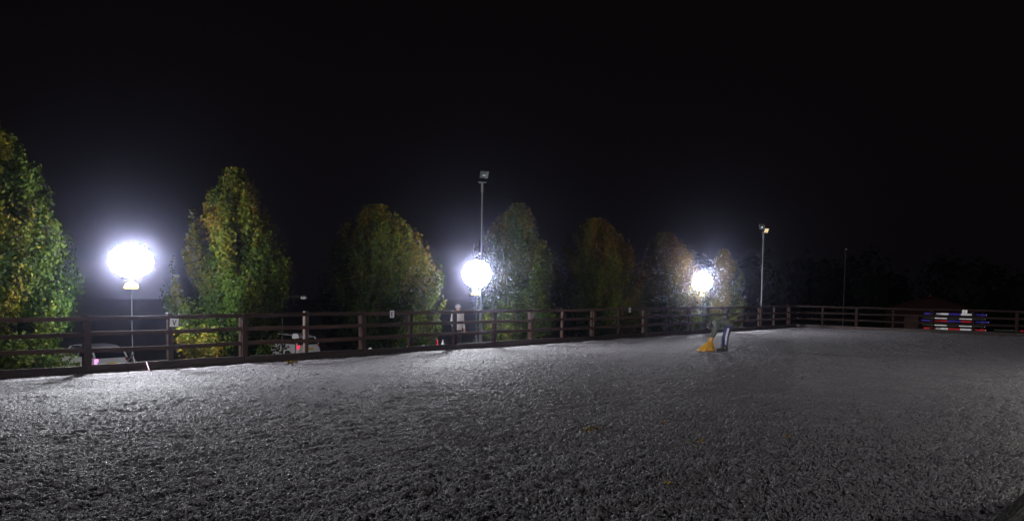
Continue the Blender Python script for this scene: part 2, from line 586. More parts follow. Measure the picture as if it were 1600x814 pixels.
# ------------------------------------------------------------------ fences
def build_fence(name, origin, rz, length, start, label, seed, batten=1, tip_pale=(), wood='wood', off=0.0, bare=()):
    """posts every two metres on the outer side, three boards and a kickboard nailed on the arena side"""
    rnd = random.Random(seed)
    root = empty(name, origin, rz, label, 'fence')
    n0 = int(math.ceil((start - off) / 2.0))
    n1 = int(math.floor((start + length - off) / 2.0 + 1e-6))
    post_me = []
    for k in range(4):
        mb = MB()
        hgt = 1.31 + 0.02 * k
        mb.box((0, 0.065, (hgt - 0.5) / 2), (0.13, 0.12, hgt + 0.5), bev=0.012)
        me = mb.mesh('post')
        post_me.append(me)
    pm = {}
    for k in range(4):
        for key in ('wood', 'wood_pale'):
            me = post_me[k].copy()
            me.materials.append(M[key] if key != 'wood' else M['wood_post'] if wood == 'wood' else M[wood])
            pm[(k, key)] = me
    bme = MB().box((0, 0, 0), (0.155, 0.028, 1.06), bev=0.005).mesh('cover_batten')
    bme.materials.append(M[wood])
    for n in range(n0, n1 + 1):
        x = n * 2.0 + off
        me = pm[(rnd.randrange(4), 'wood_pale' if n in tip_pale else 'wood')]
        p = bpy.data.objects.new('post', me)
        COL.objects.link(p)
        p.parent = root
        p.location = (x + rnd.uniform(-.02, .02), 0.0, 0.03 if n in tip_pale else 0)
        p.rotation_euler = (rnd.uniform(-.012, .012), rnd.uniform(-.012, .012), 0)
        if (n + batten) % 2 == 0 and n not in bare:
            b = bpy.data.objects.new('cover_batten', bme)
            COL.objects.link(b)
            b.parent = root
            b.location = (x, -0.062, 0.74)
            b.rotation_euler = (0, rnd.uniform(-.01, .01), 0)
    # boards span two bays, joints on the battened posts
    joints = [start] + [n * 2.0 + off for n in range(n0, n1 + 1) if (n + batten) % 2 == 0 and start + 0.3 < n * 2.0 + off < start + length - 0.3] + [start + length]
    for (z, hh, th, nm) in ((1.30, 0.10, 0.04, 'rail'), (0.935, 0.10, 0.038, 'rail'), (0.56, 0.105, 0.038, 'rail'), (0.09, 0.26, 0.045, 'kickboard')):
        for a, b in zip(joints[:-1], joints[1:]):
            L = b - a - 0.008
            # a board with a slightly wavering edge
            mb = MB()
            nseg = max(2, int(L / 0.5))
            vs, fs = [], []
            ph = rnd.uniform(0, 6)
            for i in range(nseg + 1):
                x = -L / 2 + L * i / nseg
                dz = 0.010 * math.sin(ph + 1.3 * x) + rnd.uniform(-.002, .002)
                for (yy, zz) in ((-th / 2, -hh / 2), (-th / 2, hh / 2), (th / 2, hh / 2), (th / 2, -hh / 2)):
                    vs.append((x, yy, zz + dz))
            for i in range(nseg):
                for k in range(4):
                    c0, c1 = i * 4 + k, i * 4 + (k + 1) % 4
                    fs.append((c0, c1, c1 + 4, c0 + 4))
            fs.append((0, 3, 2, 1))
            e = nseg * 4
            fs.append((e, e + 1, e + 2, e + 3))
            mb.add(vs, fs)
            mb.build(nm, M['kick'] if nm == 'kickboard' else M[wood], root,
                     ((a + b) / 2, -0.024, z + rnd.uniform(-.008, .008)), (0, rnd.uniform(-.004, .004), 0))
    return root


build_fence('post_and_rail_fence', (*W(0, 0)[:2], 0), ROT, S_END + 8, -8.0,
            'long dark wooden post and rail fence running along the row of trees', 3, batten=1, tip_pale=(0, 2, 11, 15), bare=(5,))
build_fence('post_and_rail_fence', (*W(S_END, 0)[:2], 0), ROT - math.pi / 2, V_END, 0.0,
            'short dark fence across the far right end, behind it striped poles', 5, batten=1, off=1.58, wood='wood_dim')
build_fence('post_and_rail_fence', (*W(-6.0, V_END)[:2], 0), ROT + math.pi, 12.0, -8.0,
            'near fence whose top rail cuts the bottom right corner', 7, batten=0, wood='wood_shade')


# ------------------------------------------------------------------ work lights on stands
HOOD = -0.5


def work_light(loc, zc, rx, rz, label, glow, yaw=0.0, stand_r=0.014):
    root = empty('work_light', loc, yaw, label, 'work light', 'work lights round the arena')
    g = loc[2]
    c = zc - g
    # opaque hood round the back and top, open towards the arena and the ground
    nx, nz = Vector((0, -math.cos(R(25)), -math.sin(R(25)))), None
    nu, nv = 28, 20
    vs, fs = [], []
    for k_ in (1.035, 1.015):
        for j in range(nv + 1):
            ph = math.pi * (j / nv - 0.5)
            for k in range(nu):
                t = 2 * math.pi * k / nu
                vs.append((rx * k_ * max(math.cos(ph), 0.01) * math.cos(t), rx * k_ * max(math.cos(ph), 0.01) * math.sin(t), c + rz * k_ * math.sin(ph)))
    for lay in (0, 1):
        for j in range(nv):
            ph = math.pi * ((j + 0.5) / nv - 0.5)
            for k in range(nu):
                t = 2 * math.pi * (k + 0.5) / nu
                if Vector((math.cos(ph) * math.cos(t), math.cos(ph) * math.sin(t), math.sin(ph))).dot(nx) < HOOD:
                    b0 = lay * (nv + 1) * nu
                    a0, a1 = b0 + j * nu + k, b0 + j * nu + (k + 1) % nu
                    fs.append((a0, a1, a1 + nu, a0 + nu) if lay == 0 else (a0, a0 + nu, a1 + nu, a1))
    MB().add(vs, fs).build('hood', M['darkmetal'], root, smooth=True)
    nu, nv = 20, 14
    vs, fs = [], []
    for j in range(nv + 1):
        ph = math.pi * (j / nv - 0.5)
        for k in range(nu):
            t = 2 * math.pi * k / nu
            vs.append((rx * max(math.cos(ph), 0.01) * math.cos(t), rx * max(math.cos(ph), 0.01) * math.sin(t), c + rz * math.sin(ph)))
    for j in range(nv):
        ph = math.pi * ((j + 0.5) / nv - 0.5)
        for k in range(nu):
            t = 2 * math.pi * (k + 0.5) / nu
            if Vector((math.cos(ph) * math.cos(t), math.cos(ph) * math.sin(t), math.sin(ph))).dot(nx) > HOOD - 0.12:
                a0, a1 = j * nu + k, j * nu + (k + 1) % nu
                fs.append((a0, a1, a1 + nu, a0 + nu))
    MB().add(vs, fs).build('glowing_envelope', glow, root, smooth=True)
    h0 = c - rz - 0.26
    MB().tube([(0, 0, h0 + 0.1), (0, 0, c - rz + 0.02)], 0.03, 10).build('neck', M['white_plate'], root)
    hs = MB()
    hs.lathe([(0.10, h0 - 0.03), (0.165, h0 - 0.02), (0.17, h0 + 0.05), (0.13, h0 + 0.11), (0.05, h0 + 0.14)], 14)
    ho = hs.build('housing', M['yellow'], root)
    MB().box((-0.17, -0.02, h0 + 0.0), (0.08, 0.07, 0.06), bev=0.008).build('cable_box', M['yellow'], ho)
    MB().tube([(0, 0, 0.28), (0, 0, h0)], stand_r, 8).build('pole', M['galv'], root)
    for k in range(3):
        t = 2 * math.pi * k / 3 + 0.5
        MB().tube([(0, 0, 0.55), (0.42 * math.cos(t), 0.42 * math.sin(t), 0.012)], 0.012, 6).build('leg', M['darkmetal'], root)
    MB().lathe([(0.03, 0.50), (0.035, 0.52), (0.035, 0.60), (0.02, 0.62)], 10).build('collar', M['darkmetal'], root)
    return root


def at(s, v):
    p = W(s, v)
    p.z = oz(s, v)
    return p


work_light(at(-0.10, -1.9), 2.70, 0.53, 0.44, 'glaring white lamp with yellow housing, nearest the V plate', M['lamp'], ROT)
work_light(at(13.01, -1.9), 2.66, 0.54, 0.52, 'glaring white lamp with yellow housing in front of the tall mast', M['lamp_mid'], ROT - 0.4)
work_light(at(32.06, -2.6), 2.66, 0.56, 0.54, 'farthest glaring white lamp, above the bending person', M['lamp_far'], ROT - 0.4)
# one more of the same lamps stands on the near long side, just out of the picture to the right
work_light(at(14.0, 24.5), 2.9, 0.53, 0.50, 'white lamp standing beside the near long fence, out of view', M['lamp_near'], ROT + math.pi)


# ------------------------------------------------------------------ floodlight masts
def mast(loc, height, heads, label, dark=False):
    root = empty('floodlight_mast', loc, 0, label, 'floodlight mast', 'tall floodlight masts')
    pm = M['darkmetal'] if dark else M['galv']
    MB().tube([(0, 0, -0.2), (0, 0, 1.45)], 0.072, 14).build('base_sleeve', pm, root, smooth=False)
    MB().tube([(0, 0, 1.40), (0, 0, height - 0.5)], [0.038, 0.030], 12).build('pole', pm, root)
    MB().tube([(0, 0, height - 0.62), (0, 0, height - 0.28)], 0.05, 12).build('top_collar', pm, root)
    MB().box((0, 0, height - 0.27), (0.30, 0.10, 0.035), bev=0.006).build('bracket', M['darkmetal'], root)
    MB().lathe([(0.085, 1.42), (0.085, 1.47), (0.045, 1.5)], 14).build('sleeve_cap', pm, root)
    for (dx, dz, yaw, tilt, lit) in heads:
        rot = Matrix.Rotation(yaw, 3, 'Z') @ Matrix.Rotation(tilt, 3, 'X')
        hd = MB()
        # tapered housing open to -y
        P = [Vector((x * (0.165 if y < 0 else 0.10), y * 0.08, z * (0.145 if y < 0 else 0.08))) for y in (-1, 1) for x in (-1, 1) for z in (-1, 1)]
        P = [rot @ p + Vector((dx, 0, height - 0.03 + dz)) for p in P]
        hd.add(P, [(4, 5, 7, 6), (0, 4, 6, 2), (1, 3, 7, 5), (0, 1, 5, 4), (2, 6, 7, 3), (0, 2, 3, 1)])
        ho = hd.build('floodlight', M['darkmetal'], root)
        ln = MB().box(rot @ Vector((0, -0.084, 0)) + Vector((dx, 0, height - 0.03 + dz)), (0.29, 0.008, 0.25), rot)
        ln.build('lens', lit, ho)
        MB().box(rot @ Vector((0, -0.090, -0.02)) + Vector((dx, 0, height - 0.03 + dz)), (0.12, 0.006, 0.04), rot).build('bulb', M['white_plate'], ho)
    return root


M['warm_lens'] = mat('emissive_glint_lens', (0.6, 0.5, 0.3), 0.2, 0.5, 9, metal=0.4, emit=(1.0, 0.80, 0.42), estr=0.75)  # warm glint painted on the lens as weak emission
mast(at(12.30, -1.0), 6.25 - oz(12.3, -1.0), [(0.04, 0.06, R(20), R(32), M['lens'])],
     'tall grey mast with one tilted floodlight, standing by the middle lamp')
mast(at(37.44, -1.5), 5.95 - oz(37.44, -1.5), [(-0.08, 0.12, R(-40), R(20), M['glass_dark']), (0.12, -0.10, R(30), R(25), M['warm_lens'])],
     'tall thin mast with two heads, one with a warm glint put in as emission, by the far corner')
# the lit mast behind the viewer that lights the fence fronts, plates and poles
M['lit_lens'] = glow_mat('lit_floodlight_lens', (1.0, 0.95, 0.93), 62000.0)
p4 = W(-60, 14, -0.4)
mast(p4, 7.0 - p4.z, [(0, 0.06, ROT + math.pi / 2 + 0.12, R(3), M['lit_lens'])], 'lit floodlight mast behind the viewer, out of view')
p3 = at(54.3, -2.5)
mast(p3, 5.5 - p3.z, [(0, 0.04, R(10), R(25), M['glass_dark'])], 'faint dark mast beyond the far fence, hardly visible', dark=True)


# ------------------------------------------------------------------ trees
def leaves_mesh(name, P, Nrm, size, tint, rng, aspect=0.72):
    n = len(P)
    a = rng.normal(size=(n, 3))
    u = np.cross(Nrm, a)
    u /= np.linalg.norm(u, axis=1, keepdims=True) + 1e-9
    w_ = np.cross(Nrm, u)
    L = size[:, None]
    co = np.stack([P - u * L * 0.5, P + w_ * L * 0.5 * aspect + u * L * 0.05 + Nrm * L * 0.08, P + u * L * 0.5,
                   P - w_ * L * 0.5 * aspect + u * L * 0.05 + Nrm * L * 0.08], 1).reshape(-1, 3)
    me = bpy.data.meshes.new(name)
    fill_mesh(me, co, np.arange(n * 4).reshape(n, 4))
    at_ = me.attributes.new('tint', 'FLOAT', 'FACE')
    at_.data.foreach_set('value', np.clip(tint, 0, 1).astype(np.float32))
    return me


def make_tree(loc, height, width, seed, label, nleaf, warm=0.4, lsize=0.10, low=0.45, dens=1.0, limbs=64, lean=0.0, group='row of autumn trees behind the long fence', cat='tree', name='hornbeam_tree', trunk_r=0.11, cone=0.0):
    rng = np.random.default_rng(seed)
    rnd = random.Random(seed)
    root = empty(name, loc, 0, label, cat, group)
    H, Rr = height, width / 2

    def env(t):           # crown half width at relative height t
        round_ = np.interp(t, [0, 0.06, 0.18, 0.36, 0.55, 0.72, 0.86, 0.95, 1.0], [0.55, 0.76, 0.94, 1.0, 0.94, 0.76, 0.50, 0.26, 0.06])
        cone_ = np.interp(t, [0, 0.06, 0.18, 0.34, 0.5, 0.62, 0.72, 0.8, 0.9, 0.96, 1.0], [0.6, 0.8, 0.96, 1.0, 0.86, 0.71, 0.58, 0.46, 0.28, 0.15, 0.05])
        return Rr * (round_ * (1 - cone) + cone_ * cone)
    tr = MB()
    tp = [(0, 0, -0.15), (0.02, 0, 0.3), (0.0, 0.02, 0.9), (0.03, 0.0, H * 0.35), (0.0, 0.0, H * 0.6), (0.02, 0.02, H * 0.86)]
    tr.tube(tp, [trunk_r * 1.35, trunk_r, trunk_r * 0.9, trunk_r * 0.62, trunk_r * 0.35, 0.012], 9)
    P, T, Nn, S = [], [], [], []
    lob = [rng.uniform(-1, 1, 4) for _ in range(3)]
    per = int(nleaf / limbs)
    for i in range(limbs):
        az = 2.39996 * i + rng.uniform(-.35, .35)
        tt = (i + 0.5) / limbs
        tt = 0.03 + 0.97 * tt ** 0.85
        zt = H * (low / H + (1 - low / H) * tt)
        rr = env(tt) * (1 + 0.13 * math.sin(3 * az + lob[0][0] * 3) * lob[0][1] + rng.uniform(-.22, .10))
        rr = max(rr, 0.05)
        inner = rng.uniform(0.0, 1.0) < 0.35
        if inner:
            rr *= rng.uniform(0.3, 0.75)
        end = np.array((math.cos(az) * rr + lean * tt, math.sin(az) * rr, zt))
        z0 = max(0.35, zt - rr * rng.uniform(1.1, 1.7) - 0.25)
        st = np.array((0.01, 0.01, min(z0, H * 0.8)))
        mid = st * 0.45 + end * 0.55 + np.array((math.cos(az), math.sin(az), 0)) * rr * 0.14 - np.array((0, 0, 0.04 * H * (rr / Rr)))
        br = max(0.008, 0.028 * (1 - tt) + 0.010)
        tr.tube([st, mid, end], [br, br * 0.6, 0.004], 5, cap=False)
        # leaf sprays along the outer part of the limb
        k = int(per * rng.uniform(0.6, 1.4) * (0.55 + 0.6 * rr / Rr))
        q = rng.uniform(0.25, 1.04, k) ** 0.8
        base = (st[None] * ((1 - q) ** 2)[:, None] + 2 * mid[None] * (q * (1 - q))[:, None] + end[None] * (q ** 2)[:, None])
        sub = rng.normal(size=(7, 3)) * np.array((0.22, 0.22, 0.26)) * (Rr / 1.7)
        pick = rng.integers(0, 7, k)
        off = sub[pick] * q[:, None] + np.clip(rng.normal(size=(k, 3)), -1.7, 1.7) * np.array((0.10, 0.10, 0.14))
        pts = base + off
        # draw stray leaves back on to the outline of the crown
        rad = np.hypot(pts[:, 0] - lean * tt, pts[:, 1])
        az_ = np.arctan2(pts[:, 1], pts[:, 0])
        rel = np.clip((pts[:, 2] - low) / (H - low), 0, 1)
        lim = env(rel) * (0.98 + 0.12 * np.sin(3 * az_ + lob[0][0] * 3 + 3 * rel) + 0.10 * np.sin(8 * az_ + lob[0][2] * 3) * np.sin(11 * rel + 5 * lob[1][0] + 2 * az_)) + 0.04
        f_ = np.where(rad > lim, (lim + (rad - lim) * 0.42) / np.maximum(rad, 1e-4), 1.0)
        pts[:, 0] *= f_
        pts[:, 1] *= f_
        pts[:, 2] = np.minimum(pts[:, 2], H + 0.12)
        P.append(pts)
        d = off + np.array((math.cos(az), math.sin(az), 0.15))[None] * 0.30
        d = d / (np.linalg.norm(d, axis=1, keepdims=True) + 1e-9) + rng.normal(size=(k, 3)) * 0.55
        Nn.append(d / (np.linalg.norm(d, axis=1, keepdims=True) + 1e-9))
        tone = warm * (0.25 + 1.0 * min(1, max(0, (tt - 0.12) * 1.5))) + 0.14 * rng.normal() + 0.12 * math.sin(az * 2 + lob[1][2] * 4)
        T.append(tone + sub[pick][:, 0] * 0.25 + rng.normal(size=k) * 0.11)
        S.append(lsize * rng.uniform(0.65, 1.25, k))
    P, Nn, T, S = np.concatenate(P), np.concatenate(Nn), np.concatenate(T), np.concatenate(S)
    keep = P[:, 2] > 0.05
    P, Nn, T, S = P[keep], Nn[keep], T[keep], S[keep]
    tr.build('trunk', M['bark'], root, smooth=True)
    link('crown', leaves_mesh('crown', P, Nn, S, T, rng), M['leaf'], root)
    return root


TREES = [
    # s, v, top z, width, seed, leaves, warm, label
    (-2.85, -3.8, 6.15, 3.9, 11, 90000, 0.26, 'largest tree, cut by the left edge, lit green low down'),
    (4.03, -3.8, 5.57, 3.85, 12, 70000, 0.46, 'pointed olive and amber tree between the left lamp and the E plate'),
    (9.72, -3.8, 4.94, 4.7, 13, 74000, 0.46, 'broad yellowing tree behind the E plate, lit on its right'),
    (17.5, -3.8, 5.68, 3.8, 14, 60000, 0.36, 'green tree right of the middle lamp, bright leaves at lower left'),
    (23.46, -3.8, 5.46, 4.8, 15, 70000, 0.60, 'dim amber topped tree, second right of the tall mast'),
    (29.9, -3.8, 5.16, 4.4, 16, 62000, 0.66, 'dim brownish tree just left of the farthest lamp'),
    (37.04, -3.8, 4.57, 2.6, 17, 30000, 0.60, 'smallest dim tree, right of the farthest lamp'),
]
for (s, v, zt, wd, seed, nl, wm, lab) in TREES:
    b = at(s, v)
    make_tree(b, zt - b.z, wd, seed, lab, nl, wm, limbs=90 if nl > 70000 else 72, cone=0.7 if s < 5 else 0.1)


def make_bush(loc, height, width, seed, label, nleaf, warm, lsize=0.09, name='shrub', group='small shrubs behind the long fence'):
    rng = np.random.default_rng(seed)
    root = empty(name, loc, 0, label, 'shrub', group)
    st = MB()
    P, T, Nn = [], [], []
    ns = max(6, nleaf // 60)
    for i in range(ns):
        az = rng.uniform(0, 6.283)
        rr = width / 2 * math.sqrt(rng.uniform(0.02, 1))
        hz = height * rng.uniform(0.45, 1.0) * (1 - 0.4 * (rr / (width / 2)) ** 2)
        e = np.array((rr * math.cos(az), rr * math.sin(az), hz))
        st.tube([(0.05 * math.cos(az), 0.05 * math.sin(az), -0.05), (e[0] * 0.6, e[1] * 0.6, hz * 0.55), e], [0.012, 0.008, 0.003], 5, cap=False)
        k = nleaf // ns
        q = rng.uniform(0.35, 1.03, k)[:, None]
        mid = np.array((e[0] * 0.6, e[1] * 0.6, hz * 0.55))
        pts = 2 * mid * q * (1 - q) + e * q ** 2 + rng.normal(size=(k, 3)) * 0.07
        P.append(pts)
        d = rng.normal(size=(k, 3)) + np.array((0, 0, 0.5))
        Nn.append(d / np.linalg.norm(d, axis=1, keepdims=True))
        T.append(warm + 0.15 * rng.normal() + rng.normal(size=k) * 0.12)
    P, Nn, T = np.concatenate(P), np.concatenate(Nn), np.concatenate(T)
    st.build('stem', M['bark'], root)
    link('foliage', leaves_mesh('foliage', P, Nn, lsize * rng.uniform(0.7, 1.2, len(P)), T, rng), M['leaf'], root)


make_bush(at(1.55, -1.5), 1.75, 1.5, 41, 'loose yellow leaved shrub right of the V plate', 1500, 0.62)
make_bush(at(-2.3, -1.3), 1.0, 1.6, 42, 'low green shrub behind the rails at the left edge', 1100, 0.22)
make_bush(at(31.2, -0.45), 0.62, 0.45, 43, 'little pale lit plant left of the bending person', 110, 0.5, 0.11)
make_bush(at(15.3, -2.6), 2.3, 1.7, 44, 'bright green shrub just right of the middle lamp', 2200, 0.25)
make_bush(at(31.85, -2.75), 2.3, 0.6, 45, 'narrow brightly lit shrub under the farthest lamp', 900, 0.40)


# ------------------------------------------------------------------ distant wood behind the far end
def build_wood():
    rng = np.random.default_rng(77)
    P, Nn, T, S = [], [], [], []
    for i in range(46):
        s = 84 + rng.uniform(-6, 14)
        v = -40 + i * 2.6 + rng.uniform(-1.5, 1.5)
        h = rng.uniform(6.5, 9.5)
        r = rng.uniform(2.2, 3.4)
        k = 420
        d = rng.normal(size=(k, 3))
        d /= np.linalg.norm(d, axis=1, keepdims=True)
        rad = rng.uniform(0.55, 1.0, k)[:, None] * (1 + 0.25 * np.sin(5 * d[:, :1] + i) * np.cos(4 * d[:, 1:2]))
        c = W(s, v)
        p = d * rad * np.array((r, r, h * 0.5)) + np.array((c.x, c.y, -1.8 + h * 0.52))
        P.append(p)
        Nn.append(d)
        T.append(rng.normal(0.2, 0.15, k))
        S.append(rng.uniform(0.5, 0.95, k))
    P, Nn, T, S = [np.concatenate(a) for a in (P, Nn, T, S)]
    ok = P[:, 2] > -1.9
    o = link('distant_wood', leaves_mesh('distant_wood', P[ok], Nn[ok], S[ok], T[ok], rng), M['evergreen'])
    tag(o, 'dark mass of distant trees beyond the far fence', 'wood', kind='stuff')


build_wood()


# ------------------------------------------------------------------ letter plates
def letter_bars(ch):
    """strokes of a block letter in a unit box"""
    if ch == 'V':
        return [((-0.34, 0.5), (0.0, -0.5)), ((0.34, 0.5), (0.0, -0.5))]
    if ch == 'E':
        return [((-0.28, 0.5), (-0.28, -0.5)), ((-0.28, 0.45), (0.3, 0.45)), ((-0.28, 0.0), (0.22, 0.0)), ((-0.28, -0.45), (0.3, -0.45))]
    if ch == 'S':
        return [((0.28, 0.45), (-0.28, 0.45)), ((-0.28, 0.45), (-0.28, 0.0)), ((-0.28, 0.0), (0.28, 0.0)), ((0.28, 0.0), (0.28, -0.45)), ((0.28, -0.45), (-0.28, -0.45))]
    if ch == 'H':
        return [((-0.28, 0.5), (-0.28, -0.5)), ((0.28, 0.5), (0.28, -0.5)), ((-0.28, 0.0), (0.28, 0.0))]
    return [((0.3, 0.38), (0.08, 0.48)), ((0.08, 0.48), (-0.2, 0.38)), ((-0.2, 0.38), (-0.3, 0.0)), ((-0.3, 0.0), (-0.2, -0.38)), ((-0.2, -0.38), (0.08, -0.48)),
            ((0.08, -0.48), (0.3, -0.38))]


def plate(ch, loc, rz, wdt, hgt, label, tilt=0.0, lh=0.6):
    # local frame: x to the viewer's right, -y towards the arena
    o = MB().box((0, 0, 0), (wdt, 0.006, hgt), bev=0.002).build('letter_plate', M['white_plate'], None, loc, (0, tilt, rz))
    tag(o, label, 'letter plate', 'lettered plates along the fence')
    mb = MB()
    H_ = hgt * lh
    for i, (a, b) in enumerate(letter_bars(ch)):
        ax, az, bx, bz = a[0] * H_, a[1] * H_, b[0] * H_, b[1] * H_
        L = math.hypot(bx - ax, bz - az) + 0.014
        an = math.atan2(bz - az, bx - ax)
        mb.box(((ax + bx) / 2, -0.0045 - 0.0006 * i, (az + bz) / 2), (L, 0.003, H_ * 0.17), Matrix.Rotation(-an, 3, 'Y'))
    mb.build('letter', M['black'], o)


plate('V', W(0.05, 0.085, 1.16), ROT, 0.225, 0.20, 'white plate with a black V on a fence post', 0.06)
plate('E', W(7.12, 0.062, 1.27), ROT, 0.17, 0.22, 'white plate with a black E hung over the top rail')
plate('S', W(14.0, 0.085, 1.14), ROT + 0.7, 0.15, 0.20, 'blank looking white plate turned sideways on a fence post')
plate('H', W(20.65, 0.062, 1.26), ROT, 0.16, 0.20, 'small white plate with a black H on the top rail')
plate('C', W(S_END - 0.07, 9.17, 1.22), ROT - math.pi / 2, 0.24, 0.20, 'white plate with a C above the striped poles', 0.0, 0.72)


# ------------------------------------------------------------------ striped jumping poles stored at the far fence
def jump_pole(v0, v1, z, e, rad, cols, label):
    root = empty('jump_pole', W(S_END + e, (v0 + v1) / 2, z), ROT - math.pi / 2, label, 'jump pole', 'striped jumping poles at the far fence')
    n = len(cols)
    L = (v1 - v0) / n
    for i, c in enumerate(cols):
        x0 = -(v1 - v0) / 2 + L * i
        MB().tube([(x0 + 0.001, 0, 0), (x0 + L - 0.001, 0, 0)], rad, 12).build('painted_band', M[c], root)
    MB().tube([((v1 - v0) / 2, 0, 0), ((v1 - v0) / 2 + 0.012, 0, 0)], rad * 0.95, 12).build('end_cap', M['pole_white'], root)


B_, W_, R_, G_ = 'pole_blue', 'pole_white', 'pole_red', 'pole_green'
jump_pole(7.13, 10.14, 1.07, 0.20, 0.055, [B_, W_, B_, W_, B_], 'topmost thick blue and white striped pole')
jump_pole(7.13, 10.14, 0.84, -0.085, 0.032, [G_, W_, G_, W_, G_], 'upper thin dark and white pole, second from top')
jump_pole(7.0, 10.26, 0.69, 0.20, 0.05, [B_, R_, B_, R_, B_], 'middle blue and red striped pole')
jump_pole(7.13, 10.14, 0.46, -0.085, 0.032, [G_, W_, G_, W_, G_], 'lower thin dark and white pole, second from bottom')
jump_pole(7.13, 10.14, 0.27, 0.20, 0.055, [R_, W_, R_, W_, R_], 'lowest thick red and white striped pole')
jump_pole(10.5, 13.5, 0.30, 0.30, 0.045, [G_, G_, R_, G_, R_], 'dark pole with a red band at the right edge')
for (v, lab) in ((7.6, 'left dark stand holding the striped poles'), (9.95, 'right dark stand holding the striped poles')):
    st = empty('pole_stand', W(S_END + 0.32, v, 0), ROT - math.pi / 2, lab, 'pole stand', 'stands for the striped poles')
    MB().box((0, 0, 0.55), (0.07, 0.07, 1.3), bev=0.005).build('upright', M['wood'], st)
    for z in (1.0, 0.63, 0.2):
        MB().box((0, -0.11, z), (0.05, 0.19, 0.025)).build('cup', M['darkmetal'], st)


# ------------------------------------------------------------------ people
def body_mesh(mb, voxel, classify, name):
    """fuse the modelled masses into one continuous skin, then assign clothing zones"""
    me = mb.mesh(name + '_raw')
    o = bpy.data.objects.new(name + '_raw', me)
    COL.objects.link(o)
    r = o.modifiers.new('r', 'REMESH')
    r.mode = 'VOXEL'
    r.voxel_size = voxel
    s = o.modifiers.new('s', 'SMOOTH')
    s.factor = 0.5
    s.iterations = 4
    dg = bpy.context.evaluated_depsgraph_get()
    dg.update()
    out = bpy.data.meshes.new_from_object(o.evaluated_get(dg))
    bpy.data.objects.remove(o, do_unlink=True)
    out.name = name
    out.materials.clear()
    out.polygons.foreach_set('material_index', [classify(p.center) for p in out.polygons])
    out.polygons.foreach_set('use_smooth', [True] * len(out.polygons))
    return out


def hand(mb, wrist, d, side, spread=0.012, curl=0.5):
    """palm, four bent fingers of different lengths and a thumb from the side of the palm; d points along the hand"""
    wrist, d, side = Vector(wrist), Vector(d).normalized(), Vector(side).normalized()
    nrm = d.cross(side).normalized()
    pal = wrist + d * 0.085
    mb.capsule(wrist + side * 0.016, pal + side * 0.026, 0.020, 0.017, 8)
    mb.capsule(wrist - side * 0.016, pal - side * 0.026, 0.020, 0.017, 8)
    mb.capsule(wrist, pal, 0.024, 0.02, 8)
    for i, L in enumerate((0.068, 0.078, 0.074, 0.058)):
        b = pal + side * (0.033 - i * 0.022)
        k = b + d * L * 0.5 + nrm * L * 0.18 * curl
        e = k + (d * (1 - curl * 0.7) + nrm * curl) * L * 0.5
        mb.capsule(b, k, 0.0105, 0.0095, 7)
        mb.capsule(k, e, 0.0095, 0.0085, 7)
    b = wrist + d * 0.03 + side * 0.03
    k = b + (d * 0.6 + side * 0.6 + nrm * 0.3) * 0.04
    mb.capsule(b, k, 0.013, 0.011, 7)
    mb.capsule(k, k + (d * 0.9 + nrm * 0.4) * 0.032, 0.011, 0.0095, 7)


